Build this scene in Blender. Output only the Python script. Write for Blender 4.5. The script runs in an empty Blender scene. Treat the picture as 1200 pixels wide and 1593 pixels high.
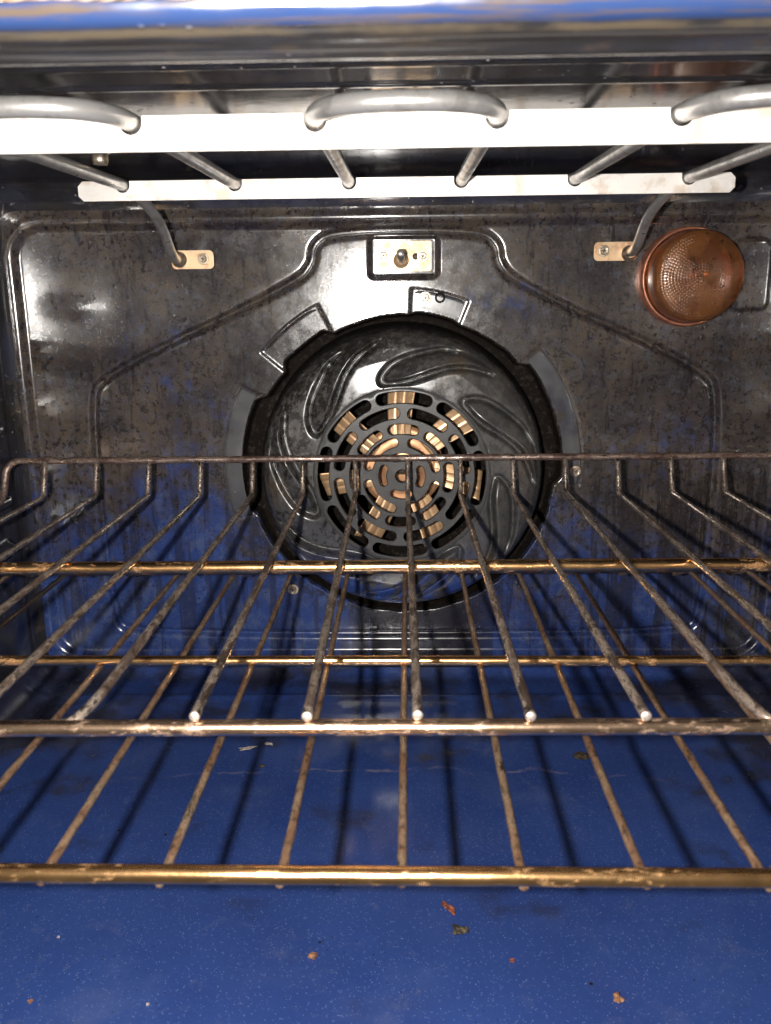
import bpy, bmesh, math, random
import numpy as np
from mathutils import Vector, Matrix
from mathutils.geometry import delaunay_2d_cdt

# ------------------------------------------------------------------ camera, world, flash, exposure
S = bpy.context.scene
COL = S.collection
EYE = Vector((0.0014, 0.0, 0.320))
YAW, PITCH, ROLL, FPX = 0.0235, 0.2418, 0.0113, 1333.16
fw = Vector((-math.sin(YAW)*math.cos(PITCH), math.cos(YAW)*math.cos(PITCH), -math.sin(PITCH)))
rt = Vector((math.cos(YAW), math.sin(YAW), 0.0))
up = rt.cross(fw)
r2 = rt*math.cos(ROLL) - up*math.sin(ROLL)
u2 = rt*math.sin(ROLL) + up*math.cos(ROLL)
cam = bpy.data.cameras.new('camera')
cam.sensor_fit = 'HORIZONTAL'; cam.sensor_width = 36.0
cam.lens = FPX/1200*36.0
cam.clip_start = 0.01; cam.clip_end = 50
cam.dof.use_dof = True; cam.dof.focus_distance = 0.60; cam.dof.aperture_fstop = 24.0
camo = bpy.data.objects.new('camera', cam); COL.objects.link(camo)
M3 = Matrix((r2, u2, -fw)).transposed()
camo.matrix_world = Matrix.Translation(EYE) @ M3.to_4x4()
S.camera = camo

w = bpy.data.worlds.new('World'); S.world = w; w.use_nodes = True
bg = w.node_tree.nodes['Background']
bg.inputs[0].default_value = (1.0, 0.93, 0.85, 1); bg.inputs[1].default_value = 0.12

fl = bpy.data.lights.new('phone_flash', 'POINT')          # the phone's flash, just left of its lens
fl.energy = 17.5; fl.color = (1.0, 0.955, 0.90); fl.shadow_soft_size = 0.0045
flo = bpy.data.objects.new('phone_flash', fl); COL.objects.link(flo)
flo.location = (-0.040, 0.002, 0.3205)

S.view_settings.view_transform = 'Standard'; S.view_settings.look = 'None'
S.view_settings.exposure = 0.0; S.view_settings.gamma = 1.0
S.render.engine = 'CYCLES'
S.cycles.use_denoising = True
S.cycles.max_bounces = 5; S.cycles.diffuse_bounces = 2; S.cycles.glossy_bounces = 4; S.cycles.transparent_max_bounces = 6
S.cycles.use_adaptive_sampling = True; S.cycles.adaptive_threshold = 0.02
S.cycles.caustics_reflective = True; S.cycles.blur_glossy = 0.0
S.cycles.sample_clamp_indirect = 40.0

# ------------------------------------------------------------------ helpers
rng = np.random.default_rng(7)
random.seed(7)

def link(name, me, parent=None, mat=None):
    o = bpy.data.objects.new(name, me); COL.objects.link(o)
    if parent: o.parent = parent
    if mat:
        for m in (mat if isinstance(mat, (list, tuple)) else [mat]): me.materials.append(m)
    return o

def mesh(name, V, F, smooth=True, fmat=None):
    me = bpy.data.meshes.new(name)
    me.from_pydata([tuple(map(float, v)) for v in V], [], [tuple(f) for f in F])
    if smooth: me.polygons.foreach_set('use_smooth', [True]*len(me.polygons))
    if fmat is not None: me.polygons.foreach_set('material_index', fmat)
    me.update(); return me

def grid_mesh(name, P, wrap=False, flip=False):
    """P: array (rows, cols, 3) -> quad sheet"""
    R, C = P.shape[:2]
    i = np.arange(R*C).reshape(R, C)
    if wrap: i = np.concatenate([i, i[:, :1]], 1)
    q = np.stack([i[:-1, :-1], i[:-1, 1:], i[1:, 1:], i[1:, :-1]], -1).reshape(-1, 4)
    if flip: q = q[:, ::-1]
    me = bpy.data.meshes.new(name)
    me.vertices.add(R*C); me.vertices.foreach_set('co', P.reshape(-1).astype(np.float32))
    n = len(q)
    me.loops.add(n*4); me.loops.foreach_set('vertex_index', q.reshape(-1).astype(np.int32))
    me.polygons.add(n); me.polygons.foreach_set('loop_start', (np.arange(n)*4).astype(np.int32))
    me.polygons.foreach_set('use_smooth', np.ones(n, bool))
    me.update(calc_edges=True); me.validate(); return me

def thing(name, label, cat, loc=(0, 0, 0), rotz=0, group=None):
    o = bpy.data.objects.new(name, None); COL.objects.link(o)
    o.empty_display_size = 0.01
    o.location = loc; o.rotation_euler = (0, 0, rotz)
    tag(o, label, cat, group); return o

def tag(o, label, cat, group=None):
    o['label'] = label; o['category'] = cat
    if group: o['group'] = group
    return o

def structure(o):
    o['kind'] = 'structure'; return o

def sstep(a, b, x):
    t = np.clip((x-a)/(b-a), 0, 1); return t*t*(3-2*t)

def vnoise(x, y, scale, seed):
    """smooth value noise, -1..1"""
    g = np.random.default_rng(seed).uniform(-1, 1, (256, 256))
    X, Y = x*scale+37.3, y*scale+91.7
    xi, yi = np.floor(X).astype(int), np.floor(Y).astype(int)
    fx, fy = X-xi, Y-yi
    fx = fx*fx*fx*(fx*(fx*6-15)+10); fy = fy*fy*fy*(fy*(fy*6-15)+10)
    a, b = g[xi % 256, yi % 256], g[(xi+1) % 256, yi % 256]
    c, d = g[xi % 256, (yi+1) % 256], g[(xi+1) % 256, (yi+1) % 256]
    return (a*(1-fx)+b*fx)*(1-fy)+(c*(1-fx)+d*fx)*fy

def sd_round_rect(x, z, cx, cz, hx, hz, r):
    qx, qz = np.abs(x-cx)-hx+r, np.abs(z-cz)-hz+r
    return np.hypot(np.maximum(qx, 0), np.maximum(qz, 0))+np.minimum(np.maximum(qx, qz), 0)-r

def chaikin(p, n):
    p = np.array(p, float)
    for _ in range(n):
        q = np.roll(p, -1, 0)
        p = np.stack([p*.75+q*.25, p*.25+q*.75], 1).reshape(-1, 2)
    return p

def sd_poly(x, z, poly):
    d = np.full(x.shape, 1e9); ins = np.zeros(x.shape, bool)
    for (ax, az), (bx, bz) in zip(poly, np.roll(poly, -1, 0)):
        ex, ez = bx-ax, bz-az
        t = np.clip(((x-ax)*ex+(z-az)*ez)/(ex*ex+ez*ez+1e-12), 0, 1)
        d = np.minimum(d, np.hypot(x-ax-t*ex, z-az-t*ez))
        c = ((az > z) != (bz > z)) & (x < (bx-ax)*(z-az)/(bz-az+1e-15)+ax)
        ins ^= c
    return np.where(ins, -d, d)

def round_path(pts, rads, n=7):
    """polyline with rounded corners"""
    pts = [Vector(p) for p in pts]; out = [pts[0]]
    for i in range(1, len(pts)-1):
        r = rads if isinstance(rads, (int, float)) else rads[i]
        a, b, c = pts[i-1], pts[i], pts[i+1]
        u, v = (a-b), (c-b)
        r = min(r, u.length*.49, v.length*.49)
        p0, p1 = b+u.normalized()*r, b+v.normalized()*r
        for k in range(n+1):
            t = k/n
            out.append(p0*(1-t)**2+b*2*t*(1-t)+p1*t*t)
    out.append(pts[-1]); return out

def resample(path, step):
    out = [path[0]]
    for a, b in zip(path, path[1:]):
        n = max(1, int(math.ceil((b-a).length/step)))
        for k in range(1, n+1): out.append(a+(b-a)*k/n)
    return out

def tube_mesh(name, path, rad, sides=12, lump=0.0, seed=0, cap_mat=0, lump_len=0.006, flat=1.0):
    path = [Vector(p) for p in path]
    rr = random.Random(seed)
    n = len(path); V = []; F = []; FM = []
    t0 = (path[1]-path[0]).normalized()
    nrm = t0.orthogonal().normalized()
    s = 0.0; ph = [rr.uniform(0, 6.28) for _ in range(6)]
    for i, p in enumerate(path):
        t = (path[min(i+1, n-1)]-path[max(i-1, 0)]).normalized()
        nrm = (nrm-t*nrm.dot(t)).normalized(); bn = t.cross(nrm)
        if i: s += (p-path[i-1]).length
        for k in range(sides):
            a = 2*math.pi*k/sides
            q = rad
            if lump:
                q += lump*(math.sin(s/lump_len+ph[0]+math.sin(s/lump_len*.37+ph[1])*3)*math.sin(a+ph[2]+s*90)
                           + .8*math.sin(s/lump_len*2.3+2*a+ph[3]) + rr.uniform(-.5, .5))*.5
            V.append(p+nrm*math.cos(a)*q+bn*math.sin(a)*q*flat)
    for i in range(n-1):
        for k in range(sides):
            k2 = (k+1) % sides
            F.append((i*sides+k, i*sides+k2, (i+1)*sides+k2, (i+1)*sides+k)); FM.append(0)
    for e, i in ((0, 0), (1, n-1)):                       # slightly domed cut ends
        t = (path[0]-path[1]).normalized() if e == 0 else (path[-1]-path[-2]).normalized()
        base = len(V)
        for k in range(sides):
            V.append(path[i]+(V[i*sides+k]-path[i])*.8+t*rad*.22)
        V.append(path[i]+t*rad*.3)
        for k in range(sides):
            k2 = (k+1) % sides
            f1 = (i*sides+k, i*sides+k2, base+k2, base+k); f2 = (base+k, base+k2, base+sides)
            if e == 0: f1, f2 = f1[::-1], f2[::-1]
            F.append(f1); F.append(f2); FM += [cap_mat, cap_mat]
    return mesh(name, V, F, True, FM)

def outline_plate(name, pts, thick, axis_y, bevel=0.0004):
    """flat plate from an outline in x/z, standing at y = axis_y (front) .. axis_y+thick"""
    bm = bmesh.new()
    vs = [bm.verts.new((x, axis_y, z)) for x, z in pts]
    f = bm.faces.new(vs)
    r = bmesh.ops.extrude_face_region(bm, geom=[f])
    bmesh.ops.translate(bm, vec=(0, thick, 0), verts=[g for g in r['geom'] if isinstance(g, bmesh.types.BMVert)])
    bmesh.ops.recalc_face_normals(bm, faces=bm.faces)
    if bevel:
        bmesh.ops.bevel(bm, geom=[e for e in bm.edges if e.calc_face_angle(0) > 1.2 and abs(e.verts[0].co.y-e.verts[1].co.y) < 1e-6],
                        offset=bevel, segments=2, affect='EDGES', clamp_overlap=True)
    me = bpy.data.meshes.new(name); bm.to_mesh(me); bm.free(); return me

def rrect(cx, cz, hx, hz, r, n=6):
    out = []
    for sx, sz, a0 in ((1, 1, 0), (-1, 1, 90), (-1, -1, 180), (1, -1, 270)):
        for k in range(n+1):
            a = math.radians(a0+90*k/n)
            out.append((cx+sx*(hx-r)+r*math.cos(a), cz+sz*(hz-r)+r*math.sin(a)))
    return out

def lathe(name, prof, n=64, flip=False):
    """profile (r, y) around the y axis"""
    P = np.zeros((len(prof), n, 3)); a = np.arange(n)*2*np.pi/n
    for i, (r, y) in enumerate(prof):
        P[i, :, 0] = r*np.cos(a); P[i, :, 1] = y; P[i, :, 2] = r*np.sin(a)
    return grid_mesh(name, P, wrap=True, flip=flip)

# ------------------------------------------------------------------ materials
class NT:
    def __init__(s, name):
        s.m = bpy.data.materials.new(name); s.m.use_nodes = True
        s.t = s.m.node_tree; s.b = s.t.nodes['Principled BSDF']
        s.out = s.t.nodes['Material Output']
        s.pos = s.t.nodes.new('ShaderNodeNewGeometry').outputs['Position']
    def n(s, typ, **kw):
        nd = s.t.nodes.new(typ)
        for k, v in kw.items(): setattr(nd, k, v)
        return nd
    def put(s, sock, v):
        if isinstance(v, bpy.types.NodeSocket): s.t.links.new(v, sock)
        elif isinstance(v, (tuple, list)) and len(v) == 3 and sock.type == 'RGBA': sock.default_value = (*v, 1)
        else: sock.default_value = v
    def mapping(s, sc=(1, 1, 1), loc=(0, 0, 0)):
        nd = s.n('ShaderNodeMapping'); s.put(nd.inputs['Vector'], s.pos)
        nd.inputs['Scale'].default_value = sc; nd.inputs['Location'].default_value = loc
        return nd.outputs[0]
    def noise(s, scale, detail=4, rough=.55, vec=None, dist=0.0):
        nd = s.n('ShaderNodeTexNoise'); s.put(nd.inputs['Vector'], vec or s.pos)
        nd.inputs['Scale'].default_value = scale; nd.inputs['Detail'].default_value = detail
        nd.inputs['Roughness'].default_value = rough; nd.inputs['Distortion'].default_value = dist
        return nd.outputs[0]
    def voro(s, scale, feature='F1', vec=None, out='Distance', rnd=1.0):
        nd = s.n('ShaderNodeTexVoronoi', feature=feature); s.put(nd.inputs['Vector'], vec or s.pos)
        nd.inputs['Scale'].default_value = scale; nd.inputs['Randomness'].default_value = rnd
        return nd.outputs[out]
    def ramp(s, v, a, b, lo=0.0, hi=1.0, kind='SMOOTHSTEP'):
        nd = s.n('ShaderNodeMapRange', interpolation_type=kind, clamp=True) if kind == 'LINEAR' else s.n('ShaderNodeMapRange', interpolation_type=kind)
        s.put(nd.inputs['Value'], v)
        for k, x in zip(('From Min', 'From Max', 'To Min', 'To Max'), (a, b, lo, hi)): s.put(nd.inputs[k], x)
        return nd.outputs[0]
    def math(s, op, a, b=0.0, c=None):
        nd = s.n('ShaderNodeMath', operation=op); s.put(nd.inputs[0], a); s.put(nd.inputs[1], b)
        if c is not None: s.put(nd.inputs[2], c)
        return nd.outputs[0]
    def mix(s, f, a, b):
        nd = s.n('ShaderNodeMix', data_type='RGBA'); s.put(nd.inputs['Factor'], f)
        s.put(nd.inputs[6], a); s.put(nd.inputs[7], b); return nd.outputs[2]
    def axis(s, i):
        nd = s.n('ShaderNodeSeparateXYZ'); s.put(nd.inputs[0], s.pos); return nd.outputs[i]
    def bump(s, h, strength=.3, dist=.001, chain=None):
        nd = s.n('ShaderNodeBump'); s.put(nd.inputs['Height'], h)
        nd.inputs['Strength'].default_value = strength; nd.inputs['Distance'].default_value = dist
        if chain: s.put(nd.inputs['Normal'], chain)
        return nd.outputs[0]
    def set(s, **kw):
        for k, v in kw.items(): s.put(s.b.inputs[k.replace('_', ' ')], v)
        return s.m

BLUE = (0.022, 0.047, 0.178)

def enamel_colour(k):
    """blue enamel with its tiny pale flecks"""
    fleck = k.ramp(k.voro(820, rnd=1.0), .30, .10)
    pick = k.ramp(k.noise(420, 1), .46, .60)
    c = k.mix(k.ramp(k.noise(9, 4), .35, .7), BLUE, (0.028, 0.060, 0.215))
    return k.mix(k.math('MULTIPLY', k.math('MULTIPLY', fleck, pick), .55), c, (0.26, 0.34, 0.58))

def mat_floor():
    k = NT('floor_enamel')
    c = enamel_colour(k)
    X, Y = k.axis(0), k.axis(1)
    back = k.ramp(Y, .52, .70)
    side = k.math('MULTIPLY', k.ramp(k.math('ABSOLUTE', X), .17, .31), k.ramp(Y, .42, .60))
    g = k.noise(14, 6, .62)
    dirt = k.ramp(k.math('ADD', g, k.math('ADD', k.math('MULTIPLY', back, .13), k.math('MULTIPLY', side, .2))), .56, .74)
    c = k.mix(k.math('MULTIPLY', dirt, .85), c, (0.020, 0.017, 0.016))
    film = k.ramp(k.noise(11, 5, .6), .52, .74, 0, .42)
    c = k.mix(film, c, (0.075, 0.105, 0.235))
    # dried curved tide line of a spill
    wob = k.math('MULTIPLY', k.math('SUBTRACT', k.noise(26, 4), .5), .030)
    cur = k.math('ADD', k.math('MULTIPLY', k.math('MULTIPLY', X, X), -.35), k.math('ADD', wob, .541))
    dd = k.math('ABSOLUTE', k.math('SUBTRACT', Y, cur))
    line = k.math('MULTIPLY', k.ramp(dd, .0026, .0004), k.ramp(k.noise(55, 3), .42, .62))
    line = k.math('MULTIPLY', line, k.ramp(k.math('ABSOLUTE', X), .24, .02))
    c = k.mix(k.math('MULTIPLY', line, .5), c, (0.28, 0.23, 0.24))
    # tiny burnt specks
    sp = k.math('MULTIPLY', k.ramp(k.voro(75), .10, .05), k.ramp(k.noise(37, 2), .60, .66))
    c = k.mix(sp, c, (0.02, 0.016, 0.014))
    scuff = k.math('MULTIPLY', k.ramp(k.noise(46, 6, .75, None, 1.2), .56, .68), .30)
    c = k.mix(scuff, c, (0.085, 0.105, 0.20))
    sp2 = k.math('MULTIPLY', k.ramp(k.voro(240), .16, .08), k.ramp(k.noise(18, 3), .50, .62))
    c = k.mix(k.math('MULTIPLY', sp2, .8), c, (0.016, 0.013, 0.012))
    ro = k.math('ADD', k.ramp(k.noise(28, 5, .65), .3, .72, .07, .19), k.math('MULTIPLY', dirt, .15))
    b = k.bump(k.noise(900, 2), .035, .0006)
    b = k.bump(k.noise(22, 3), .05, .002, b)
    return k.set(Base_Color=c, Roughness=ro, Normal=b, Specular_IOR_Level=.5)

def mat_back():
    k = NT('back_wall_enamel')
    c = enamel_colour(k)
    X, Z = k.axis(0), k.axis(2)
    big = k.noise(15, 4, .6)
    mid_n = k.noise(105, 6, .74)
    run = k.noise(1.0, 5, .72, k.mapping((170, 1, 26)))            # grease that ran down the sheet
    hgt = k.ramp(Z, .05, .27, -.135, .20, 'LINEAR')
    sd = k.math('ADD', k.ramp(k.math('ABSOLUTE', X), .18, .31, 0, .05), k.ramp(X, .05, .20, -.01, .075))
    v = k.math('ADD', k.math('ADD', k.math('MULTIPLY', big, .55), k.math('MULTIPLY', mid_n, .55)), k.math('ADD', k.math('ADD', hgt, sd), k.math('MULTIPLY', k.math('SUBTRACT', run, .5), .35)))
    grime = k.ramp(v, .46, .68)
    haze = k.math('MULTIPLY', k.ramp(k.noise(70, 5, .7), .49, .62), .5)
    c = k.mix(haze, c, (0.10, 0.13, 0.225))
    brown = k.mix(k.ramp(k.noise(26, 4, .6), .36, .64), (0.042, 0.034, 0.030), (0.092, 0.070, 0.048))
    brown = k.mix(k.math('MULTIPLY', k.ramp(k.noise(150, 5, .75), .53, .61), .75), brown, (0.076, 0.080, 0.100))
    brown = k.mix(k.math('MULTIPLY', k.ramp(k.noise(210, 5, .78), .52, .58), .85), brown, (0.016, 0.012, 0.010))
    brown = k.mix(k.math('MULTIPLY', k.ramp(run, .55, .63), .75), brown, (0.018, 0.014, 0.012))
    c = k.mix(k.math('MULTIPLY', grime, .96), c, brown)
    # soot that ran down under the fan and behind the rack
    drip = k.noise(1.0, 5, .65, k.mapping((95, 1, 6)))
    mid = k.ramp(k.math('ABSOLUTE', k.math('SUBTRACT', X, .014)), .10, .035)
    rgt = k.ramp(X, .07, .18, 0, .75)
    below = k.ramp(k.math('ADD', Z, k.math('MULTIPLY', k.math('SUBTRACT', drip, .5), .25)), .235, .17)
    dm = k.math('MULTIPLY', below, k.math('MAXIMUM', k.math('MAXIMUM', mid, rgt), .60))
    streak = k.math('MULTIPLY', k.ramp(k.math('ADD', drip, k.math('ADD', k.math('MULTIPLY', mid, .17), k.math('MULTIPLY', rgt, .05))), .515, .58), dm)
    c = k.mix(k.math('MULTIPLY', streak, .94), c, (0.014, 0.011, 0.010))
    # crust round the fan opening
    fr = k.math('SQRT', k.math('ADD', k.math('POWER', k.math('ADD', X, .001), 2), k.math('POWER', k.math('SUBTRACT', Z, .186), 2)))
    ring = k.math('MULTIPLY', k.ramp(fr, .156, .126), k.ramp(k.noise(190, 5, .78), .47, .56))
    c = k.mix(ring, c, (0.012, 0.010, 0.009))
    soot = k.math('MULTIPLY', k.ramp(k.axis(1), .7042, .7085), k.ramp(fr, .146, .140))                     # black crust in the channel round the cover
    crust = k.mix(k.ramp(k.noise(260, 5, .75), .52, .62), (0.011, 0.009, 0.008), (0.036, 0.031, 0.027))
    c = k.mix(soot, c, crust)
    pit = k.math('MULTIPLY', k.ramp(k.voro(260), .24, .10), k.ramp(k.noise(33, 3), .42, .58))
    c = k.mix(k.math('MULTIPLY', pit, .9), c, (0.010, 0.008, 0.007))
    lime = k.math('MULTIPLY', k.ramp(k.voro(330, vec=k.mapping((1, 1, 1), (3.3, 0, 7.7))), .13, .06), k.ramp(k.noise(52, 3), .5, .62))
    c = k.mix(k.math('MULTIPLY', lime, .7), c, (0.34, 0.32, 0.30))
    ro = k.math('ADD', k.ramp(mid_n, .35, .65, .135, .20), k.math('ADD', k.math('MULTIPLY', streak, .06), k.math('MULTIPLY', k.math('MAXIMUM', soot, k.math('MULTIPLY', ring, .06)), .7)))
    b = k.bump(k.noise(420, 4, .7), .03, .0008)
    b = k.bump(k.math('MULTIPLY', grime, mid_n), .04, .0006, b)
    c = k.mix(.18, c, (0.012, 0.007, 0.004))
    patch = k.math('MULTIPLY', k.ramp(k.noise(190, 5, .78), .44, .58, .10, 1.0), k.ramp(k.noise(31, 4, .6), .36, .62, .25, 1.0))
    clean = k.ramp(soot, 0, 1, 1.0, .05)
    return k.set(Base_Color=c, Roughness=k.math('ADD', k.ramp(mid_n, .35, .65, .30, .38), k.math('MULTIPLY', soot, .4)), Normal=b, Specular_IOR_Level=k.math('MULTIPLY', k.math('MULTIPLY', clean, patch), .20),
                 Coat_Weight=k.math('MULTIPLY', clean, 1.0), Coat_Roughness=ro, Coat_IOR=1.75, Coat_Normal=b)

def mat_dark(name='dark_enamel', col=(0.020, 0.019, 0.020), lo=.085, hi=.13):
    k = NT(name)
    c = k.mix(k.ramp(k.noise(22, 6, .65), .42, .70), col, (0.034, 0.036, 0.052))
    c = k.mix(k.ramp(k.noise(90, 4, .6), .58, .70), c, (0.045, 0.036, 0.030))
    sp = k.math('MULTIPLY', k.ramp(k.voro(130), .14, .06), k.ramp(k.noise(30, 2), .52, .6))
    c = k.mix(sp, c, (0.25, 0.24, 0.24))
    ro = k.ramp(k.noise(60, 4), .3, .75, lo, hi)
    b = k.bump(k.noise(160, 3), .025, .001)
    b = k.bump(sp, .5, .0012, b)
    return k.set(Base_Color=c, Roughness=ro, Normal=b, Specular_IOR_Level=1.0)

def mat_shroud():
    k = NT('fan_cover_enamel')
    X, Z = k.axis(0), k.axis(2)
    c = k.mix(k.ramp(k.noise(30, 5), .35, .7), (0.050, 0.049, 0.049), (0.080, 0.074, 0.068))
    up_ = k.ramp(Z, .15, .30)
    g = k.ramp(k.math('ADD', k.noise(170, 6, .78), k.math('MULTIPLY', up_, .07)), .50, .58)
    lft = k.ramp(X, .07, -.04, .35, 1.0)
    c = k.mix(k.math('MULTIPLY', g, k.math('MULTIPLY', lft, .9)), c, (0.013, 0.011, 0.010))
    rusty = k.math('MULTIPLY', k.ramp(k.noise(24, 4), .55, .68), .5)
    c = k.mix(rusty, c, (0.085, 0.062, 0.036))
    blue = k.math('MULTIPLY', k.ramp(Z, .135, .085), k.ramp(k.noise(40, 5, .65), .42, .56))
    c = k.mix(blue, c, BLUE)
    fr = k.math('SQRT', k.math('ADD', k.math('POWER', k.math('ADD', X, .001), 2), k.math('POWER', k.math('SUBTRACT', Z, .186), 2)))
    rim = k.ramp(k.math('ADD', fr, k.math('MULTIPLY', k.math('SUBTRACT', k.noise(90, 5, .75), .5), .012)), .1085, .1135)
    c = k.mix(k.math('MULTIPLY', rim, .92), c, (0.012, 0.010, 0.009))
    ro = k.math('ADD', k.ramp(k.noise(140, 4), .3, .7, .15, .28), k.math('MULTIPLY', rim, .5))
    b = k.bump(g, .10, .0005)
    clean = k.ramp(rim, 0, 1, 1.0, .1)
    return k.set(Base_Color=c, Roughness=.36, Normal=b, Specular_IOR_Level=k.math('MULTIPLY', k.math('MULTIPLY', clean, k.ramp(g, 0, 1, 1.0, .2)), .30), Coat_IOR=1.6, Coat_Weight=clean, Coat_Roughness=ro)

def mat_grille():
    k = NT('grille_black')
    c = k.mix(k.ramp(k.noise(60, 4), .4, .7), (0.066, 0.065, 0.065), (0.050, 0.050, 0.050))
    b = k.bump(k.noise(700, 2), .06, .0005)
    return k.set(Base_Color=c, Roughness=k.ramp(k.noise(120, 3), .3, .7, .30, .42), Normal=b)

def mat_rack(name, clean, dirt, lo, hi, dirtrough=.42, metal=1.0):
    k = NT(name)
    n1 = k.noise(1.0, 5, .75, k.mapping((300, 60, 300)) if 'wire' in name else k.mapping((140, 420, 420))); n2 = k.noise(34, 4, .6)
    d = k.ramp(k.math('ADD', k.math('MULTIPLY', n1, .65), k.math('MULTIPLY', n2, .45)), lo, hi)
    c = k.mix(k.ramp(k.noise(70, 3), .35, .65), clean, tuple(v*.72 for v in clean))
    dd = k.mix(k.ramp(k.noise(430, 3), .5, .62), dirt, tuple(v*.36 for v in dirt))
    c = k.mix(d, c, dd)
    b = k.bump(k.noise(900, 3, .7), .15, .0005)
    b = k.bump(d, .15, .0004, b)
    k.put(k.b.inputs['Metallic'], k.math('MULTIPLY', k.math('SUBTRACT', 1.0, k.math('MULTIPLY', d, .8)), metal))
    return k.set(Base_Color=c, Roughness=k.ramp(d, 0, 1, .22, dirtrough), Normal=b)

def mat_metal(name, col, rough=.35, metal=1.0, stain=None, amt=.5, scale=120):
    k = NT(name); c = col
    if stain: c = k.mix(k.math('MULTIPLY', k.ramp(k.noise(scale, 4, .6), .48, .66), amt), col, stain)
    b = k.bump(k.noise(500, 3), .08, .0006)
    return k.set(Base_Color=c, Roughness=k.ramp(k.noise(90, 3), .3, .7, rough*.85, rough*1.2), Metallic=metal, Normal=b)

def mat_gasket():
    k = NT('woven_gasket')
    wv = k.n('ShaderNodeTexWave', wave_type='BANDS', bands_direction='DIAGONAL'); k.put(wv.inputs[0], k.pos)
    wv.inputs['Scale'].default_value = 130
    c = k.mix(wv.outputs[1], (0.42, 0.27, 0.15), (0.62, 0.45, 0.30))
    return k.set(Base_Color=c, Roughness=.9, Normal=k.bump(wv.outputs[1], .5, .001))

def mat_lens():
    k = NT('amber_lens')
    c = k.mix(k.ramp(k.noise(45, 4), .4, .65), (0.19, 0.085, 0.030), (0.085, 0.038, 0.017))
    c = k.mix(k.math('MULTIPLY', k.ramp(k.noise(160, 5, .7), .56, .68), .7), c, (0.03, 0.018, 0.012))
    k.set(Base_Color=c, Roughness=.30, Metallic=.3, Coat_Weight=1.0, Coat_Roughness=.10)
    tr = k.n('ShaderNodeBsdfTransparent'); tr.inputs[0].default_value = (0.80, 0.46, 0.22, 1)
    mx = k.n('ShaderNodeMixShader'); mx.inputs[0].default_value = .70
    k.t.links.new(tr.outputs[0], mx.inputs[1]); k.t.links.new(k.b.outputs[0], mx.inputs[2])
    k.t.links.new(mx.outputs[0], k.out.inputs[0]); return k.m

def mat_crumb(name, a, b_):
    k = NT(name)
    c = k.mix(k.ramp(k.noise(500, 3), .42, .6), a, b_)
    return k.set(Base_Color=c, Roughness=.6, Normal=k.bump(k.noise(900, 3), .6, .001))

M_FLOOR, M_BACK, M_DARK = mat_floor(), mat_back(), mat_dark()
M_FRAME = mat_dark('frame_enamel', (0.022, 0.021, 0.022), .12, .28)
def _frame_face():                                        # the outer face of the frame is blue, the rolled inside black
    t = M_FRAME.node_tree; b = t.nodes['Principled BSDF']
    old = b.inputs['Base Color'].links[0].from_socket
    k = NT.__new__(NT); k.m = M_FRAME; k.t = t; k.b = b
    k.pos = t.nodes.new('ShaderNodeNewGeometry').outputs['Position']
    edge = k.math('ADD', k.axis(1), k.math('MULTIPLY', k.math('SUBTRACT', k.noise(60, 4), .5), .004))
    str_ = k.noise(1.0, 5, .7, k.mapping((16, 300, 300)))
    face = k.mix(k.ramp(str_, .46, .62), (0.016, 0.032, 0.092), (0.060, 0.045, 0.035))
    old = k.mix(k.math('MULTIPLY', k.ramp(k.noise(1.0, 4, .7, k.mapping((9, 420, 420))), .50, .62), .7), old, (0.11, 0.105, 0.10))
    c = k.mix(k.ramp(edge, .2085, .2065), old, face)
    tan = k.math('MULTIPLY', k.ramp(k.math('ABSOLUTE', k.math('SUBTRACT', edge, .2105)), .0030, .0012), k.ramp(k.noise(40, 4), .3, .5))
    c = k.mix(tan, c, (0.10, 0.08, 0.055))
    k.put(b.inputs['Base Color'], c)
_frame_face()
M_SHROUD, M_GRILLE = mat_shroud(), mat_grille()
M_TAB = mat_dark('tab_enamel', (0.078, 0.078, 0.083), .16, .26)
M_WIRE = mat_rack('rack_wire_scorched', (0.68, 0.56, 0.46), (0.085, 0.058, 0.044), .47, .62)
M_BAR = mat_rack('rack_bar_heat_tinted', (0.95, 0.57, 0.26), (0.20, 0.080, 0.036), .59, .72)
M_UBAR = mat_rack('rack_bar_burnt', (0.88, 0.62, 0.43), (0.13, 0.055, 0.040), .58, .72)
M_RISER = mat_rack('rack_rod_burnt', (0.55, 0.42, 0.35), (0.085, 0.048, 0.036), .42, .60)
M_LWIRE = mat_rack('lower_wire_burnt', (0.60, 0.44, 0.30), (0.13, 0.072, 0.042), .38, .60)
M_TIP = mat_metal('cut_wire_end', (0.80, 0.70, 0.62), .42, .8, (0.30, 0.20, 0.13), .6, 500)
M_STRIP = mat_metal('aluminised_steel', (0.80, 0.765, 0.72), .48, .35, (0.46, 0.33, 0.22), .55, 75)
M_TUBE = mat_metal('element_sheath', (0.42, 0.41, 0.40), .32, .65, (0.20, 0.19, 0.18), .6, 90)
M_PLATE = mat_metal('heat_tinted_plate', (0.74, 0.52, 0.32), .42, .55, (0.42, 0.18, 0.09), .5, 150)
M_SCREW = mat_metal('screw_steel', (0.60, 0.50, 0.38), .35, .9, (0.16, 0.10, 0.06), .6, 400)
M_SLOT = mat_metal('screw_recess', (0.05, 0.04, 0.035), .6, .2)
M_COPPER = mat_metal('copper_ring', (0.62, 0.26, 0.16), .38, .75, (0.25, 0.07, 0.04), .6, 120)
M_FAN = mat_metal('fan_blade_steel', (0.90, 0.58, 0.33), .40, .6, (0.58, 0.34, 0.18), .5, 160)
M_FANHUB = mat_metal('fan_disc_tinted', (0.70, 0.38, 0.20), .42, .6, (0.34, 0.15, 0.08), .6, 90)
M_REFLECT = mat_metal('lamp_reflector', (0.85, 0.50, 0.22), .30, .8, (0.30, 0.14, 0.05), .5, 60)
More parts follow.
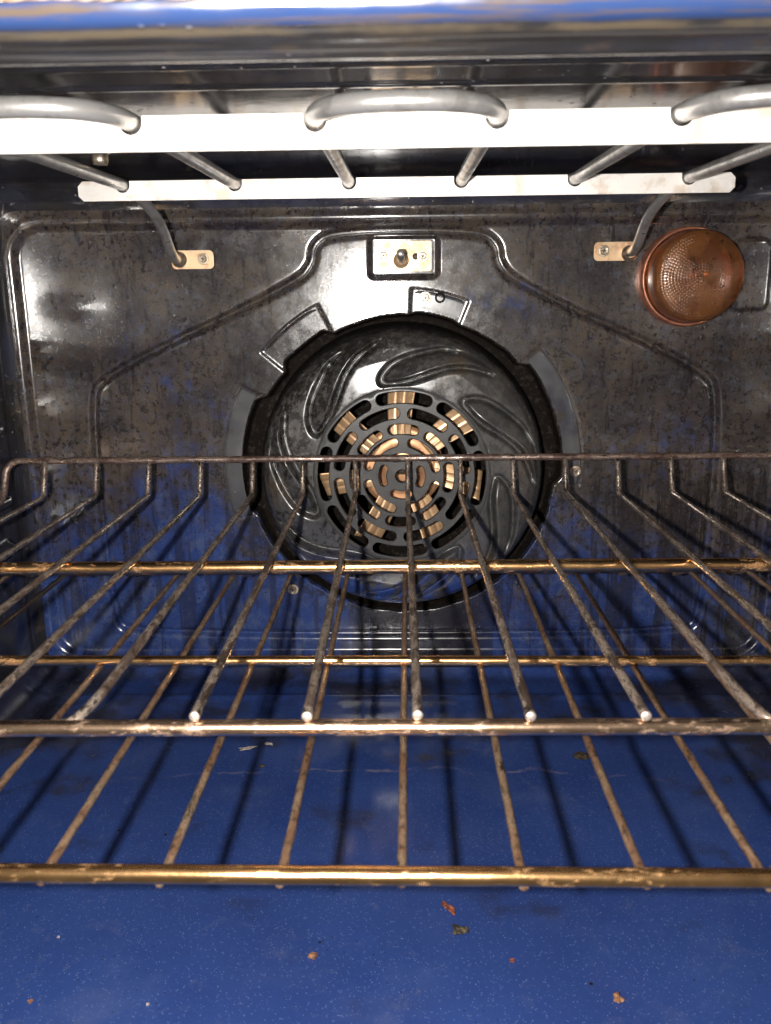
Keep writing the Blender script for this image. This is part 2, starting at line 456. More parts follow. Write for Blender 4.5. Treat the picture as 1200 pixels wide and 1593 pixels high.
M_LENS, M_GASKET = mat_lens(), mat_gasket()

# ------------------------------------------------------------------ the oven cavity
HW, YB, ZT = 0.322, 0.700, 0.4107       # half width, back wall, ceiling
FX, FZ = -0.001, 0.186                   # axis of the convection fan

TABS = [(4.5, 21.0, .1425), (50, 96, .1480), (-107, -63.5, .1480), (-49, -28, .1465)]
def in_tabs(th, pad, soft=.7):
    m = np.zeros(th.shape)
    for a, b, _ in TABS:
        mid, half = (a+b)/2, (b-a)/2+pad
        d = np.abs((th-mid+180) % 360-180)
        m = np.maximum(m, sstep(half+soft, half-soft, d))
    return m

def build_back_wall():
    st = .00088
    xs = np.arange(-HW-.001, HW+.001+st, st); zs = np.arange(-.004, ZT+.004, st)
    x, z = np.meshgrid(xs, zs)
    dep = np.zeros(x.shape)                                  # + = farther from the viewer
    d = sd_round_rect(x, z, 0, .1985, .3065, .1795, .024)
    dep += .0045*sstep(.0035, -.0035, d)
    ridge = np.exp(-((d-.006)/.0035)**2)*.0012; dep -= ridge
    plate = [(-70, 340), (-70, 373), (75.5, 373), (76.5, 338), (258, 258), (258, 36), (-256, 36), (-259, 258)]
    pl = np.array(plate)/1000.
    poly = chaikin([p for a, b in zip(pl, np.roll(pl, -1, 0)) for p in (a+(b-a)*min(.3, .016/np.hypot(*(b-a))), a+(b-a)*(1-min(.3, .016/np.hypot(*(b-a)))))], 3)
    dp = sd_poly(x, z, poly)
    dep -= .0022*sstep(.0030, -.0030, dp)
    dep += .0056*np.exp(-((dp)/.0027)**2)                    # pressed bead along the step
    ds = sd_round_rect(x, z, .0015, .3535, .0270, .0155, .004)
    dep += .0042*sstep(.0022, -.0022, ds)
    dr = sd_round_rect(x, z, .2735, .3365, .0150, .0265, .006)
    dep -= .0035*sstep(.0022, -.0022, dr)
    # dents and oil-canning of thin sheet
    left = sstep(-.16, -.28, x)
    dep += vnoise(x, z, 14, 3)*.00035*(1+2.0*left*sstep(.20, .30, z)) + vnoise(x, z, 42, 5)*.00004 + vnoise(x, z, 120, 9)*.000008
    dep += left*.0012*np.exp(-((z-.318)/.010)**2)*np.exp(-((x+.262)/.022)**2)
    # opening of the convection fan with the pockets of its flange tabs
    r = np.hypot(x-FX, z-FZ); th = np.degrees(np.arctan2(x-FX, z-FZ))
    tm = in_tabs(th, 1.2)
    lim = np.full(x.shape, .148)
    for a, b, ro in TABS:
        dd = np.abs((th-(a+b)/2+180) % 360-180); lim = np.where(dd < (b-a)/2+3, ro, lim)
    pocket = tm*sstep(lim+.0022, lim+.0008, r)
    dep = dep*(1-pocket)+np.maximum(dep, .0030)*pocket
    wob = .0010*np.sin(np.radians(th)*3+1)+vnoise(x, z, 90, 61)*.0006
    hole_r = .1262+.0025*sstep(70, 130, np.abs(th))-.0045*sstep(60, 25, np.abs(th+12))+wob+np.maximum(0, .1330-.1262)*in_tabs(th, 0, 2.2)*np.where(np.abs(th-12) < 14, .35, 1)
    h = sstep(hole_r+.0006, hole_r-.0024, r)
    dep = dep*(1-h)+.022*h
    core = sstep(.108, .100, r); dep = dep*(1-core)+.055*core
    P = np.stack([x, YB+dep, z], -1)
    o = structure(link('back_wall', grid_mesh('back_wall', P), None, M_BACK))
    return o
build_back_wall()

def build_floor():
    st = .0025
    xs = np.arange(-HW, HW+st/2, st); ys = np.arange(.195, YB-.0003, st); ys = np.append(ys[ys < YB-.001], YB-.0012)
    x, y = np.meshgrid(xs, ys)
    z = vnoise(x, y, 9, 21)*.0005+vnoise(x, y, 34, 22)*.00010
    r = .024; e = np.clip(np.abs(x)-(HW-r), 0, r*.995); z += r-np.sqrt(r*r-e*e)
    r = .013; e = np.clip(y-(YB-r), 0, r*.995); z += (r-np.sqrt(r*r-e*e))*.9
    z += .0012*np.exp(-((y-.655)/.004)**2)                   # pressed bead near the back
    structure(link('floor', grid_mesh('floor', np.stack([x, y, z], -1)), None, M_FLOOR))
build_floor()

def build_ceiling():
    st = .003
    xs = np.arange(-HW, HW+st/2, st); ys = np.append(np.arange(.285, YB-.0006, .0025), YB-.0008)
    x, y = np.meshgrid(xs, ys)
    z = np.full(x.shape, ZT)
    r = .026; e = np.clip(y-(YB-r), 0, r*.995); z -= r-np.sqrt(r*r-e*e)
    r = .022; e = np.clip(np.abs(x)-(HW-r), 0, r*.995); z -= r-np.sqrt(r*r-e*e)
    z -= .0018*np.exp(-((y-.368)/.0030)**2)+.0010*np.exp(-((y-.403)/.0022)**2)
    z += vnoise(x, y, 11, 31)*.00008
    structure(link('ceiling', grid_mesh('ceiling', np.stack([x, y, z], -1), flip=True), None, M_DARK))
build_ceiling()

def build_side(name, s):
    st = .003
    ys = np.append(np.arange(.205, YB-.0006, st), YB-.0008); zs = np.arange(.006, ZT-.004, st)
    y, z = np.meshgrid(ys, zs)
    x = np.full(y.shape, HW)
    r = .012; e = np.clip(y-(YB-r), 0, r*.995); x -= r-np.sqrt(r*r-e*e)
    on = sstep(.235, .250, y)*sstep(.672, .660, y)
    for zc in (.128, .168, .225, .282):                       # pressed ledges that carry the racks
        x -= .010*on*np.exp(-((z-zc)/.0055)**4)
    x += vnoise(y, z, 12, 41+s)*.0004
    me = grid_mesh(name, np.stack([s*x, y, z], -1), flip=(s < 0))
    structure(link(name, me, None, M_DARK))
build_side('wall_left', -1); build_side('wall_right', 1)

def build_front_frame():
    prof = [(.292, .0327), (.270, .0265), (.256, .0165), (.247, .0085), (.241, .0030), (.236, .0006), (.231, 0.), (.226, .0010),
            (.2215, .0012), (.218, .0001), (.2135, .0002), (.209, .0006), (.2060, .0012), (.2040, .0024), (.2030, .0044), (.2028, .009), (.2028, .045)]
    prof = [tuple(p) for p in chaikin_open(prof, 2)]
    P = np.zeros((len(prof), 4, 3))
    for i, (y, o) in enumerate(prof):
        hx, zt = .296+o, .378+o
        P[i] = [(-hx, y, 0.0), (-hx, y, zt), (hx, y, zt), (hx, y, 0.0)]
    me = grid_mesh('front_frame', P)
    for p in me.polygons: p.use_smooth = True
    es = me.attributes.new('sharp_edge', 'BOOLEAN', 'EDGE')
    vals = [False]*len(me.edges)
    for e in me.edges:
        a, b = (v % 4 for v in e.vertices)
        if a == b and a in (1, 2): vals[e.index] = True
    es.data.foreach_set('value', vals)
    structure(link('front_frame', me, None, M_FRAME))
    path = round_path([(-.335, .1965, .05), (-.335, .1965, .3880), (.335, .1965, .3880), (.335, .1965, .05)], .03)
    g = link('door_gasket', tube_mesh('door_gasket', resample(path, .01), .0068, 14, .0006, 3), None, M_GASKET)
    tag(g, 'tan woven door gasket along the top edge of the oven opening', 'gasket')
def chaikin_open(p, n):
    p = np.array(p, float)
    for _ in range(n):
        q = [p[0]]
        for a, b in zip(p, p[1:]): q += [a*.75+b*.25, a*.25+b*.75]
        p = np.array(q+[p[-1]])
    return p
build_front_frame()

# ------------------------------------------------------------------ small hardware
def screw_mesh(name, R=.0035, H=.0028, flange=1.35):
    """hex washer head with cross recess, axis -y, base at y = 0"""
    bm = bmesh.new()
    def ring(r, y, n, ph=0): return [bm.verts.new((r*math.cos(2*math.pi*k/n+ph), y, r*math.sin(2*math.pi*k/n+ph))) for k in range(n)]
    n = 24
    def hexr(a): 
        q = (a % (math.pi/3))-math.pi/6; return R*math.cos(math.pi/6)/math.cos(q)
    rows = []
    rows.append(ring(R*flange, 0, n)); rows.append(ring(R*flange, -H*.25, n)); rows.append(ring(R*flange*.93, -H*.34, n))
    for sc, y in ((1., -H*.36), (1., -H*.85), (.9, -H)):
        rows.append([bm.verts.new((hexr(2*math.pi*k/n)*sc*math.cos(2*math.pi*k/n), y, hexr(2*math.pi*k/n)*sc*math.sin(2*math.pi*k/n))) for k in range(n)])
    rows.append(ring(R*.62, -H*.90, n))
    for a, b in zip(rows, rows[1:]):
        for k in range(n): bm.faces.new((a[k], a[(k+1) % n], b[(k+1) % n], b[k]))
    bm.faces.new(rows[-1])
    for rot in (.3, .3+math.pi/2):
        c, s = math.cos(rot), math.sin(rot); hl, hw = R*.5, R*.13
        q = [bm.verts.new((px*c-pz*s, -H*.925-(.00003 if rot > 1 else 0), px*s+pz*c)) for px, pz in ((-hl, -hw), (hl, -hw), (hl, hw), (-hl, hw))]
        f = bm.faces.new(q); f.material_index = 1
    bmesh.ops.recalc_face_normals(bm, faces=[f for f in bm.faces if f.material_index == 0])
    for f in bm.faces:
        if f.material_index == 1 and f.normal.y > 0: f.normal_flip()
    me = bpy.data.meshes.new(name); bm.to_mesh(me); bm.free()
    me.materials.append(M_SCREW); me.materials.append(M_SLOT); return me
SCREW = screw_mesh('screw')
def screw(parent, x, y, z, sc=1.0, rot=0.0):
    o = bpy.data.objects.new('screw', SCREW); COL.objects.link(o); o.parent = parent
    o.location = (x, y, z); o.scale = (sc,)*3; o.rotation_euler = (0, rot, 0); return o

# ------------------------------------------------------------------ convection fan behind its cover
def build_fan():
    t = thing('convection_fan', 'coppery seven-bladed convection fan glimpsed through the slotted cover', 'fan', (FX, .700, FZ))
    prof = [(.0005, -.0045), (.010, -.0045), (.0155, -.0035), (.019, .000), (.024, .0005), (.029, .0), (.0345, .0), (.0345, .0012), (.0005, .0012)]
    link('fan_disc', lathe('fan_disc', prof, 48), t, M_FANHUB)
    # one blade: a dished radial paddle with two pressed creases
    nr, nw = 14, 22; P = np.zeros((nr, nw, 3))
    for i in range(nr):
        r = .025+.042*i/(nr-1)
        hw = .0085+.0028*i/(nr-1)
        for j in range(nw):
            q = -1+2*j/(nw-1)
            crease = .0009*math.exp(-((q-.35)/.08)**2)+.0009*math.exp(-((q+.30)/.08)**2)
            sweep = .004*(i/(nr-1))**2
            P[i, j] = (q*hw+sweep, -.004-.0055*q*(i/(nr-1)+.25)+crease, r)
    me = grid_mesh('blade', P); me.materials.append(M_FAN)
    for k in range(7):
        b = bpy.data.objects.new('blade', me); COL.objects.link(b); b.parent = t
        b.rotation_euler = (0, math.radians(-3+51.43*k), 0)
        m = b.modifiers.new('thick', 'SOLIDIFY'); m.thickness = .0008
    link('shaft_nut', lathe('shaft_nut', [(.0004, -.0135), (.0034, -.0130), (.0044, -.0115), (.0044, -.0062), (.0062, -.006), (.0062, -.0046)], 6), t, M_SCREW)
build_fan()

def build_fan_cover():
    t = thing('fan_cover', 'round black fan cover with swirling vanes and slotted rings on the back wall', 'fan cover', (FX, YB, FZ))
    PROT = .0400
    # --- slotted centre
    rings = [(.0152, .0058, 4, 0, 64), (.0272, .0070, 4, 45, 74), (.0372, .0076, 8, 0, 37), (.0497, .0080, 8, 22.5, 38), (.0618, .0086, 8, 0, 40.5)]
    verts = []; edges = []; hts = []
    slots = []
    def loop(pts, h):
        b = len(verts)
        for p in pts: verts.append(Vector(p)); hts.append(h)
        edges.extend([(b+i, b+(i+1) % len(pts)) for i in range(len(pts))])
    def stadium(rc, wd, a0, span, off):
        hw_ = wd/2+off; cap = (wd/2)/rc
        a1, a2 = math.radians(a0-span/2)+cap, math.radians(a0+span/2)-cap
        pts = []; na = max(6, int((a2-a1)*rc/.0022))
        for k in range(na+1):
            a = a1+(a2-a1)*k/na; pts.append(((rc+hw_)*math.sin(a), (rc+hw_)*math.cos(a)))
        for k in range(1, 8):
            b = math.pi*k/8; c = (rc*math.sin(a2), rc*math.cos(a2))
            rad, tan = (math.sin(a2), math.cos(a2)), (math.cos(a2), -math.sin(a2))
            pts.append(tuple(c[i]+hw_*(rad[i]*math.cos(b)+tan[i]*math.sin(b)) for i in (0, 1)))
        for k in range(na, -1, -1):
            a = a1+(a2-a1)*k/na; pts.append(((rc-hw_)*math.sin(a), (rc-hw_)*math.cos(a)))
        for k in range(1, 8):
            b = math.pi*k/8; c = (rc*math.sin(a1), rc*math.cos(a1))
            rad, tan = (math.sin(a1), math.cos(a1)), (-math.cos(a1), math.sin(a1))
            pts.append(tuple(c[i]+hw_*(-rad[i]*math.cos(b)+tan[i]*math.sin(b)) for i in (0, 1)))
        return pts
    for rc, wd, n, ph, span in rings:
        for k in range(n):
            a0 = ph+360*k/n+2
            slots.append((rc, wd, math.radians(a0), math.radians(span)))
            loop(stadium(rc, wd, a0, span, 0), .0014)
            loop(stadium(rc, wd, a0, span, .00025), .0005)
            loop(stadium(rc, wd, a0, span, .0007), 0.0)
    RO = .0700
    loop([(RO*math.sin(2*math.pi*k/144), RO*math.cos(2*math.pi*k/144)) for k in range(144)], .0)
    loop([(.0045*math.sin(2*math.pi*k/20), .0045*math.cos(2*math.pi*k/20)) for k in range(20)], .0018)
    loop([(.0056*math.sin(2*math.pi*k/20), .0056*math.cos(2*math.pi*k/20)) for k in range(20)], .0)
    vo, _, fo, ov, _, _ = delaunay_2d_cdt(verts, edges, [], 0, 1e-7)
    V = []
    for i, v in enumerate(vo):
        h = hts[ov[i][0]] if ov[i] else 0.0
        V.append((v.x, -PROT+h, v.y))
    def dead(x, z):
        r = math.hypot(x, z)
        if r > RO or r < .0045: return True
        a = math.atan2(x, z)
        for rc, wd, a0, sp in slots:
            d = (a-a0+math.pi) % (2*math.pi)-math.pi
            e = abs(d)-(sp/2-(wd/2)/rc)
            dist = abs(r-rc) if e <= 0 else math.hypot(r-rc, e*rc)
            if dist < wd/2-1e-5: return True
        return False
    F = []
    for f in fo:
        cx_ = sum(vo[i].x for i in f)/len(f); cz_ = sum(vo[i].y for i in f)/len(f)
        if not dead(cx_, cz_): F.append(tuple(f))
    used = sorted({i for f in F for i in f}); mp = {o: n for n, o in enumerate(used)}
    me = mesh('grille', [V[i] for i in used], [tuple(mp[i] for i in f) for f in F])
    bm = bmesh.new(); bm.from_mesh(me); bmesh.ops.recalc_face_normals(bm, faces=bm.faces)
    if sum(f.normal.y*f.calc_area() for f in bm.faces) > 0: bmesh.ops.reverse_faces(bm, faces=bm.faces)
    bm.to_mesh(me); bm.free(); me.set_sharp_from_angle(angle=math.radians(24))
    g = link('grille', me, t, M_GRILLE)
    m = g.modifiers.new('thick', 'SOLIDIFY'); m.thickness = .0012; m.offset = -1
    # --- dished shroud with seven swirl vanes
    prof_r = np.array([.0695, .0710, .0725, .0750, .0900, .1000, .1060, .1100, .1130, .1152, .1165, .1175])
    prof_p = np.array([.0400, .0400, .0399, .0397, .0385, .0360, .0325, .0270, .0190, .0080, -.0060, -.0250])
    nr, nt = 110, 900
    rr = np.interp(np.linspace(0, 1, nr), np.linspace(0, 1, 60), np.linspace(.0695, .1175, 60))
    th = np.arange(nt)*2*np.pi/nt
    R, T = np.meshgrid(rr, th, indexing='ij')
    pr = np.interp(rr, prof_r, prof_p); ker = np.array([1, 2, 3, 2, 1])/9.
    pr = np.convolve(np.pad(pr, 2, mode='edge'), ker, 'valid'); pr[0] = .0400
    p = np.repeat(pr[:, None], nt, 1)
    def pol(a, r): return (r*math.sin(math.radians(a)), r*math.cos(math.radians(a)))
    leaf = chaikin([pol(*q) for q in ((-11.5, .0775), (-6, .0850), (0, .0900), (10.2, .0965), (20, .1040), (31, .1090), (44, .1090), (41, .1042),
                                     (31.6, .0985), (24, .0915), (18, .0850), (10, .0775), (3, .0735), (-5, .0722), (-11, .0735))], 2)
    x, z = R*np.sin(T), R*np.cos(T)
    fade = sstep(.1085, .1025, R)
    for k in range(7):
        a = math.radians(51.43*k)
        xr, zr = x*math.cos(a)-z*math.sin(a), x*math.sin(a)+z*math.cos(a)
        near = (np.abs((np.arctan2(xr, zr)-math.radians(16)+np.pi) % (2*np.pi)-np.pi) < math.radians(42))
        d = np.full(x.shape, 1.0); d[near] = sd_poly(xr[near], zr[near], leaf)
        ang = np.degrees(np.arctan2(xr, zr))
        tilt = np.clip((ang-(-11)-(R-.0735)/.031*28)/16, 0, 1)          # louvre: one long edge stands higher
        p += (.0012+.0054*tilt)*sstep(.0012, -.0040, d)*fade
        p -= .0060*np.exp(-((d-.0004)/.0021)**2)*fade*sstep(.0698, .0722, R)
    x = R*np.sin(T); z = R*np.cos(T)
    p += vnoise(x, z, 60, 77)*.00012
    me = grid_mesh('shroud', np.stack([x, -p, z], -1), wrap=True, flip=False)
    link('shroud', me, t, M_SHROUD)
    # --- flange tabs lying in the wall's pockets
    for i, (a, b, ro) in enumerate(TABS):
        n = 28; P = np.zeros((5, n, 3))
        for j in range(n):
            an = math.radians(a+(b-a)*j/(n-1))
            e = min(j, n-1-j)
            cut = .0015*max(0, 1-e/2.0)
            for m_, (r_, y_) in enumerate(((.1335 if ro > .143 else .1285, .0016), (ro-.003, .0012), (ro-.0009-cut, .0012), (ro-cut, .0018), (ro-cut, .0030))):
                P[m_, j] = (r_*math.sin(an), y_, r_*math.cos(an))
        o = link('flange_tab', grid_mesh('flange_tab', P), t, M_BACK if i == 3 else M_TAB)
    for sx, sz, rot in ((18.4, 322.0, .2), (142.9, 181.2, .7), (-95.7, 78.9, .4)):
        screw(t, sx/1000-FX, .0010, sz/1000-FZ, 1.0, rot)
    # empty second screw hole of the top tab
    hole = lathe('screw_hole', [(.0042, -.0002), (.0036, -.0008), (.0026, -.0006), (.0023, .0010)], 20)
    h = link('screw_hole', hole, t, M_SHROUD); h.location = (.0301-FX, .0012, .3218-FZ)
build_fan_cover()

# ------------------------------------------------------------------ temperature sensor
def build_sensor():
    t = thing('temperature_sensor', 'small pale steel plate with two hex screws and a stub probe above the fan', 'sensor', (.0010, YB, .3537))
    link('mounting_plate', outline_plate('mounting_plate', rrect(0, 0, .0222, .0113, .0014), .0012, -.0012), t, M_PLATE)
    path = round_path([(-.0015, .002, -.0030), (-.0015, -.016, -.0030), (-.0018, -.040, .0005)], .006)
    link('probe', tube_mesh('probe', path, .0030, 16), t, M_TUBE)
    link('probe_sleeve', lathe('probe_sleeve', [(.0062, .0), (.0060, -.0022), (.0046, -.0026), (.0042, -.0070), (.0031, -.0074)], 24), t, M_PLATE).location = (-.0015, -.0012, -.0030)
    screw(t, -.0153, -.0012, .0004, .95, .1); screw(t, .0154, -.0012, 0.0, .95, .6)
    link('key_hole', lathe('key_hole', [(.0026, -.0014), (.0024, -.0016), (.0001, -.0015)], 18), t, M_SLOT).location = (.0098, 0, -.0003)
build_sensor()

# ------------------------------------------------------------------ oven lamp
def build_lamp():
    t = thing('oven_lamp', 'round amber dimpled glass lamp cover in a copper ring, upper right', 'lamp', (.2240, YB, .3355))
    t.scale = (.94, .94, .94)
    link('collar', lathe('collar', [(.0408, .004), (.0404, -.0020), (.0396, -.0055), (.0388, -.0066), (.0378, -.0064), (.0374, -.004), (.0372, .003)], 80), t, M_COPPER)
    link('reflector', lathe('reflector', [(.0362, -.001), (.030, .0005), (.018, .0015), (.0003, .002)], 64), t, M_REFLECT)
    link('bulb', lathe('bulb', [(.0002, -.0165), (.005, -.0158), (.0085, -.0125), (.0095, -.008), (.0075, -.003), (.006, .0018)], 32), t, M_REFLECT).location = (.012, 0, .002)
    nr, nt = 118, 620
    rr = np.linspace(.0002, .0352, nr); th = np.arange(nt)*2*np.pi/nt
    R, T = np.meshgrid(rr, th, indexing='ij')
    dome = -.0275-.0085*np.sqrt(np.clip(1-(R/.0358)**2, 0, 1))
    pitch = .0023
    ri = np.round(R/pitch); ni = np.maximum(np.round(2*np.pi*ri*pitch/pitch), 1)
    dot = np.cos(np.pi*(R-ri*pitch)/pitch)**2*np.cos(ni*T/2+ri*1.3)**2
    x, z = R*np.cos(T), R*np.sin(T)
    clear = sstep(.0085, .0065, np.hypot(x+.006, z-.018))
    worn = (sstep(-.3, .4, vnoise(x, z, 90, 8))*.6+.4)*np.maximum(np.maximum(sstep(.012, -.008, x-.5*z), sstep(.024, .030, R)*.8), .45)
    dome -= .0005*dot*(1-clear)*worn*sstep(.0348, .0335, R)
    P = np.stack([x, dome, z], -1)
    rim = []
    for r_, y_ in ((.0359, -.0262), (.0362, -.0235), (.0368, -.0080), (.0368, -.0045)):
        rim.append(np.stack([r_*np.cos(th), np.full(nt, y_), r_*np.sin(th)], -1))
    P = np.concatenate([P, np.array(rim)], 0)
    link('lens', grid_mesh('lens', P, wrap=True), t, M_LENS)
build_lamp()

# ------------------------------------------------------------------ broil element
def build_broiler():
    t = thing('broil_element', 'serpentine grey broil element held by two bright steel strips under the ceiling', 'heating element', (0, .57, .393))
    off = Vector((0, -.57, -.393))
    X = [-.1757, -.1045, -.0326, .0377, .1084, .1791]
    YR, YF, ZR, ZF = .597, .3255, .3930, .3880
    pts = [(-.1745, .705, .3525), (-.1745, .678, .3535), (-.1715, .632, .3800), (-.1757, .585, .3930)]
    rad = [0, .012, .03, .025]
    for i in range(6):
        if i % 2 == 0:
            pts.append((X[i], YF, ZF)); rad.append(.034); pts.append((X[i+1], YF, ZF)); rad.append(.034)
        elif i < 5:
            pts.append((X[i], YR, ZR)); rad.append(.032); pts.append((X[i+1], YR, ZR)); rad.append(.032)
    pts += [(X[5], .585, .3930), (.1730, .632, .3800), (.1762, .678, .3550), (.1762, .705, .3545)]
    rad += [.025, .03, .012, 0]
    path = [p+off for p in resample(round_path(pts, rad, 10), .012)]
    link('heating_tube', tube_mesh('heating_tube', path, .0037, 18, .00008, 4), t, M_TUBE)
    def strip(name, y, z0, z1, x0, x1, zt, rr_):
        pts = [(x0+.003, z0), (x1-.003, z0), (x1, z0+.003), (x1, z1-.003), (x1-.003, z1)]
        for xc in reversed(X):
            n = 10; r = rr_
            pts.append((xc+r, z1))
            for k in range(n+1):
                a = -math.pi*k/n
                pts.append((xc+r*math.cos(a), min(zt, z1-.0006)+r*math.sin(a)))
            pts.append((xc-r, z1))
        pts += [(x0+.003, z1), (x0, z1-.003), (x0, z0+.003)]
        clean = [pts[0]]
        for p in pts[1:]:
            if (p[0]-clean[-1][0])**2+(p[1]-clean[-1][1])**2 > 1e-10: clean.append(p)
        o = link(name, outline_plate(name, [(x, z-.393) for x, z in clean], .0011, y-.57, 0), t, M_STRIP)
        return o
    strip('rear_bracket', .570, .3832, .3950, -.2040, .2076, .3925, .0046)
    fb = strip('front_bracket', .357, .3776, .3906, -.2075, .2075, .3883, .0046)
    for sx in (-.196, .196):                                   # hangers up to the ceiling
        link('hanger', outline_plate('hanger', [(sx-.006, -.0035), (sx+.006, -.0035), (sx+.006, .0180), (sx-.006, .0180)], .0011, .357-.57+.0013, 0), fb, M_STRIP)
    for cx_, cz_, sx, tx in ((-.1640, .3529, -.1552, -.1745), (.1656, .3552, .1561, .1762)):
        p = link('terminal_plate', outline_plate('terminal_plate', rrect(cx_, cz_-.393, .0166, .0070, .0035), .0012, YB-.0042-.57), t, M_PLATE)
        screw(p, sx, YB-.0042-.57, cz_-.393+.0004, .95, .4)
        c = link('collar_bush', lathe('collar_bush', [(.0062, 0), (.0058, -.0016), (.0046, -.0020), (.0042, -.0045), (.0036, -.005)], 20), p, M_SCREW)
        c.location = (tx, YB-.0042-.57, .3540-.393-.0005 if tx > 0 else .3530-.393)
build_broiler()

bolt = thing('ceiling_bolt', 'small hex bolt hanging from the dark ceiling near the left end of the strips', 'bolt', (-.170, .515, ZT))
b1 = link('bolt_head', lathe('bolt_head', [(.0002, -.0145), (.0042, -.0140), (.0048, -.012), (.0048, -.0085), (.0066, -.008), (.0066, -.0065), (.0036, -.0060), (.0036, .001)], 6), bolt, M_SCREW)
b1.rotation_euler = (math.radians(-90), 0, 0); b1.rotation_euler = (math.radians(90), 0, 0)
link('washer', lathe('washer', [(.0100, .0), (.0100, -.0012), (.0035, -.0012)], 28), bolt, M_SCREW).rotation_euler = (math.radians(90), 0, 0)

# ------------------------------------------------------------------ racks
SP = .039
def build_upper_rack():
    oy, oz = .2723, .1799
    t = thing('oven_rack', 'upper scorched wire rack with raised back rail, wires lying on its bars', 'oven rack', (.0058, oy, oz), .0057, 'oven racks')
    yr, yt, zt = .6226-oy, .6318-oy, .2040-oz
    meshes = []
    for v in range(5):
        path = resample(round_path([(0, -.0005, 0), (0, yr, 0), (0, yt, zt)], .004, 4), .005)
        me = tube_mesh('wire', path, .00190, 12, .00010, 10+v, 1, .009)
        me.materials.append(M_WIRE); me.materials.append(M_TIP); meshes.append(me)
    for k in range(-7, 8):
        if abs(k) == 3:
            s = 1 if k > 0 else -1
            path = resample(round_path([(s*.012, .0016, -.0046), (s*.005, .0020, -.0036), (0, .014, 0), (0, yr, 0), (0, yt, zt)], [0, .006, .008, .004, 0], 6), .005)
            me = tube_mesh('wire', path, .00195, 12, .00010, 30+k, 0, .009); me.materials.append(M_WIRE); me.materials.append(M_TIP)
        else: me = meshes[(k*2) % 5]
        o = bpy.data.objects.new('wire', me); COL.objects.link(o); o.parent = t
        o.location = (k*SP+random.uniform(-.0005, .0005), random.uniform(-.0008, .0008), 0); o.rotation_euler = (0, 0, random.uniform(-.0016, .0016))
    H = .3045
    def bar(name, pts, r, m, rad=.012, seed=0, lump=.00012):
        return link(name, tube_mesh(name, resample(round_path(pts, rad), .006), r, 16, lump, seed, 0, .011), t, m)
    bar('front_bar', [(-H, .03, -.0050), (-H, .0010, -.0050), (H, .0010, -.0050), (H, .03, -.0050)], .0029, M_UBAR, .015, 1)
    bar('middle_bar', [(-H+.001, .1905, -.0059), (H-.001, .1905, -.0059)], .0039, M_BAR, .01, 2)
    bar('rear_rail', [(-H, yr-.02, -.004), (-H, yr+.002, -.003), (-H, yt+.0035, zt+.001), (H, yt+.0035, zt+.001), (H, yr+.002, -.003), (H, yr-.02, -.004)], .0026, M_RISER, .012, 3, .00022)
    for s in (-1, 1): bar('side_rail', [(s*H, .028, -.0050), (s*H, yr-.016, -.004)], .0029, M_UBAR, .01, 5+s)
build_upper_rack()

def build_lower_rack():
    oy, oz = .2477, .1387
    t = thing('oven_rack', 'lower browned wire rack close above the blue floor, wires hung beneath its bars', 'oven rack', (-.0006, oy, oz), -.0045, 'oven racks')
    ya, yb, zb = .5650-oy, .5950-oy, .1262-oz
    meshes = []
    for v in range(5):
        path = resample(round_path([(0, -.0105, 0), (0, ya, 0), (0, yb, zb)], .003, 4), .005)
        me = tube_mesh('wire', path, .00165, 10, .00022, 50+v, 1, .006)
        me.materials.append(M_LWIRE); me.materials.append(M_LWIRE); meshes.append(me)
    for k in range(-7, 8):
        o = bpy.data.objects.new('wire', meshes[(k*3) % 5]); COL.objects.link(o); o.parent = t
        o.location = (k*SP+random.uniform(-.0006, .0006), random.uniform(-.0006, .0006), 0); o.rotation_euler = (0, 0, random.uniform(-.002, .002))
    H = .3045
    def bar(name, pts, r, m, rad=.012, seed=0, lump=.00012):
        return link(name, tube_mesh(name, resample(round_path(pts, rad), .006), r, 16, lump, seed, 0, .011), t, m)
    bar('front_bar', [(-H, .025, .0045), (-H, -.0120, .0045), (H, -.0120, .0045), (H, .025, .0045)], .0030, M_BAR, .015, 11)
    bar('middle_bar', [(-H+.001, .1555, .0042), (H-.001, .1555, .0042)], .0026, M_BAR, .01, 12)
    bar('rear_bar', [(-H, ya+.002, .003), (-H, yb+.005, zb+.0015), (H, yb+.005, zb+.0015), (H, ya+.002, .003)], .0025, M_BAR, .012, 13)
    for s in (-1, 1): bar('side_rail', [(s*H, .022, .0045), (s*H, ya+.006, .0035)], .0028, M_BAR, .01, 15+s)
build_lower_rack()

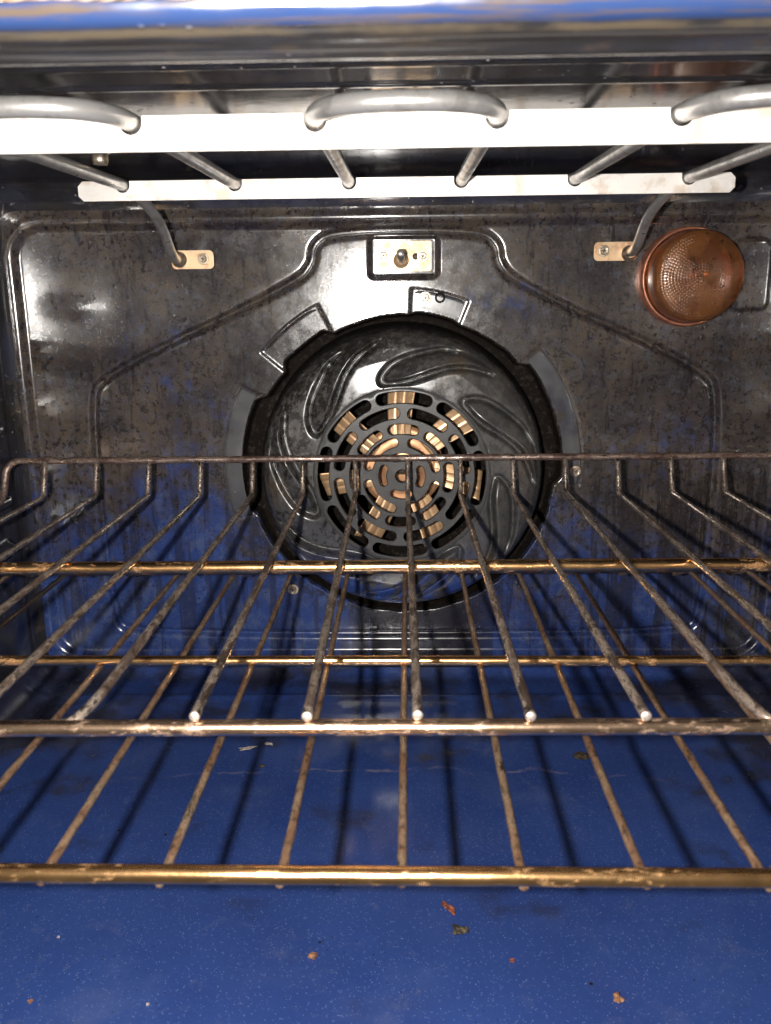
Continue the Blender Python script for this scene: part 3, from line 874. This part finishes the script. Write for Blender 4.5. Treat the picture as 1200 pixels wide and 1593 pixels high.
# ------------------------------------------------------------------ crumbs on the floor
MC = {'rust': mat_crumb('crumb_rust', (0.26, 0.075, 0.035), (0.10, 0.03, 0.02)), 'black': mat_crumb('crumb_black', (0.022, 0.018, 0.014), (0.09, 0.065, 0.035)),
      'tan': mat_crumb('crumb_tan', (0.33, 0.16, 0.075), (0.16, 0.07, 0.04)), 'pale': mat_crumb('crumb_pale', (0.5, 0.44, 0.38), (0.3, 0.25, 0.2))}
def crumb(label, kind, x, y, sx, sy, sz, seed, rot=0.0, jag=.35):
    bm = bmesh.new(); bmesh.ops.create_icosphere(bm, subdivisions=3, radius=1)
    g = random.Random(seed); ph = [g.uniform(0, 6.3) for _ in range(9)]
    for v in bm.verts:
        c = v.co
        n = math.sin(3.1*c.x+ph[0])*math.sin(2.7*c.y+ph[1])+.7*math.sin(5.3*c.y+ph[2]+2*c.z)+.6*math.sin(6.1*c.x+ph[3]-3*c.y)+g.uniform(-.35, .35)
        q = 1+jag*n*.6
        v.co = Vector((c.x*q*sx, c.y*q*sy, max(c.z, -.6)*(1+.4*n)*sz+.6*sz))
    me = bpy.data.meshes.new('crumb'); bm.to_mesh(me); bm.free()
    o = link('crumb', me, None, MC[kind]); o.location = (x, y, .0004); o.rotation_euler = (0, 0, rot)
    tag(o, label, 'crumb', 'crumbs on the oven floor')
crumb('rust red elongated flake on the floor just behind the black crumb', 'rust', .0237, .3989, .0046, .0017, .0012, 1, -.9, .5)
crumb('charred black crumb with ochre grains on the floor, right of centre', 'black', .0290, .3820, .0040, .0030, .0016, 2, -.6, .55)
crumb('small brown crumb on the bare blue floor left of centre', 'tan', -.0462, .3633, .0024, .0018, .0012, 3, .3)
crumb('orange tan crumb near the bottom right of the floor', 'tan', .1000, .3374, .0022, .0029, .0014, 4, .2)
crumb('tiny dark red crumb on the floor, between the black crumb and the orange tan one', 'rust', .0533, .3612, .0014, .0012, .0008, 5)
crumb('tiny pale grain at the bottom edge of the floor, lower left of the brown crumb', 'pale', -.1206, .3323, .0008, .0007, .0006, 6)
crumb('tiny pale grain at far left of the floor, in front of the lower rack', 'pale', -.1800, .3757, .0007, .0006, .0005, 7)
crumb('flat round black burnt spot on the floor under the racks at right', 'black', .1273, .5592, .0062, .0056, .0005, 8, 0, .08)
crumb('small brown speck at the lower left corner of the floor', 'tan', -.1766, .3337, .0012, .0012, .0007, 9)
crumb('dark crumb on the floor under the racks left of centre', 'black', -.1010, .5440, .0022, .0014, .0009, 10, .5)
crumb('pale dried residue flake on the floor under the racks, left of centre', 'pale', -.1160, .5700, .0050, .0022, .0004, 11, .2, .6)
crumb('second pale residue flake right beside the larger pale flake under the racks', 'pale', -.1010, .5760, .0028, .0016, .0004, 12, -.3, .6)
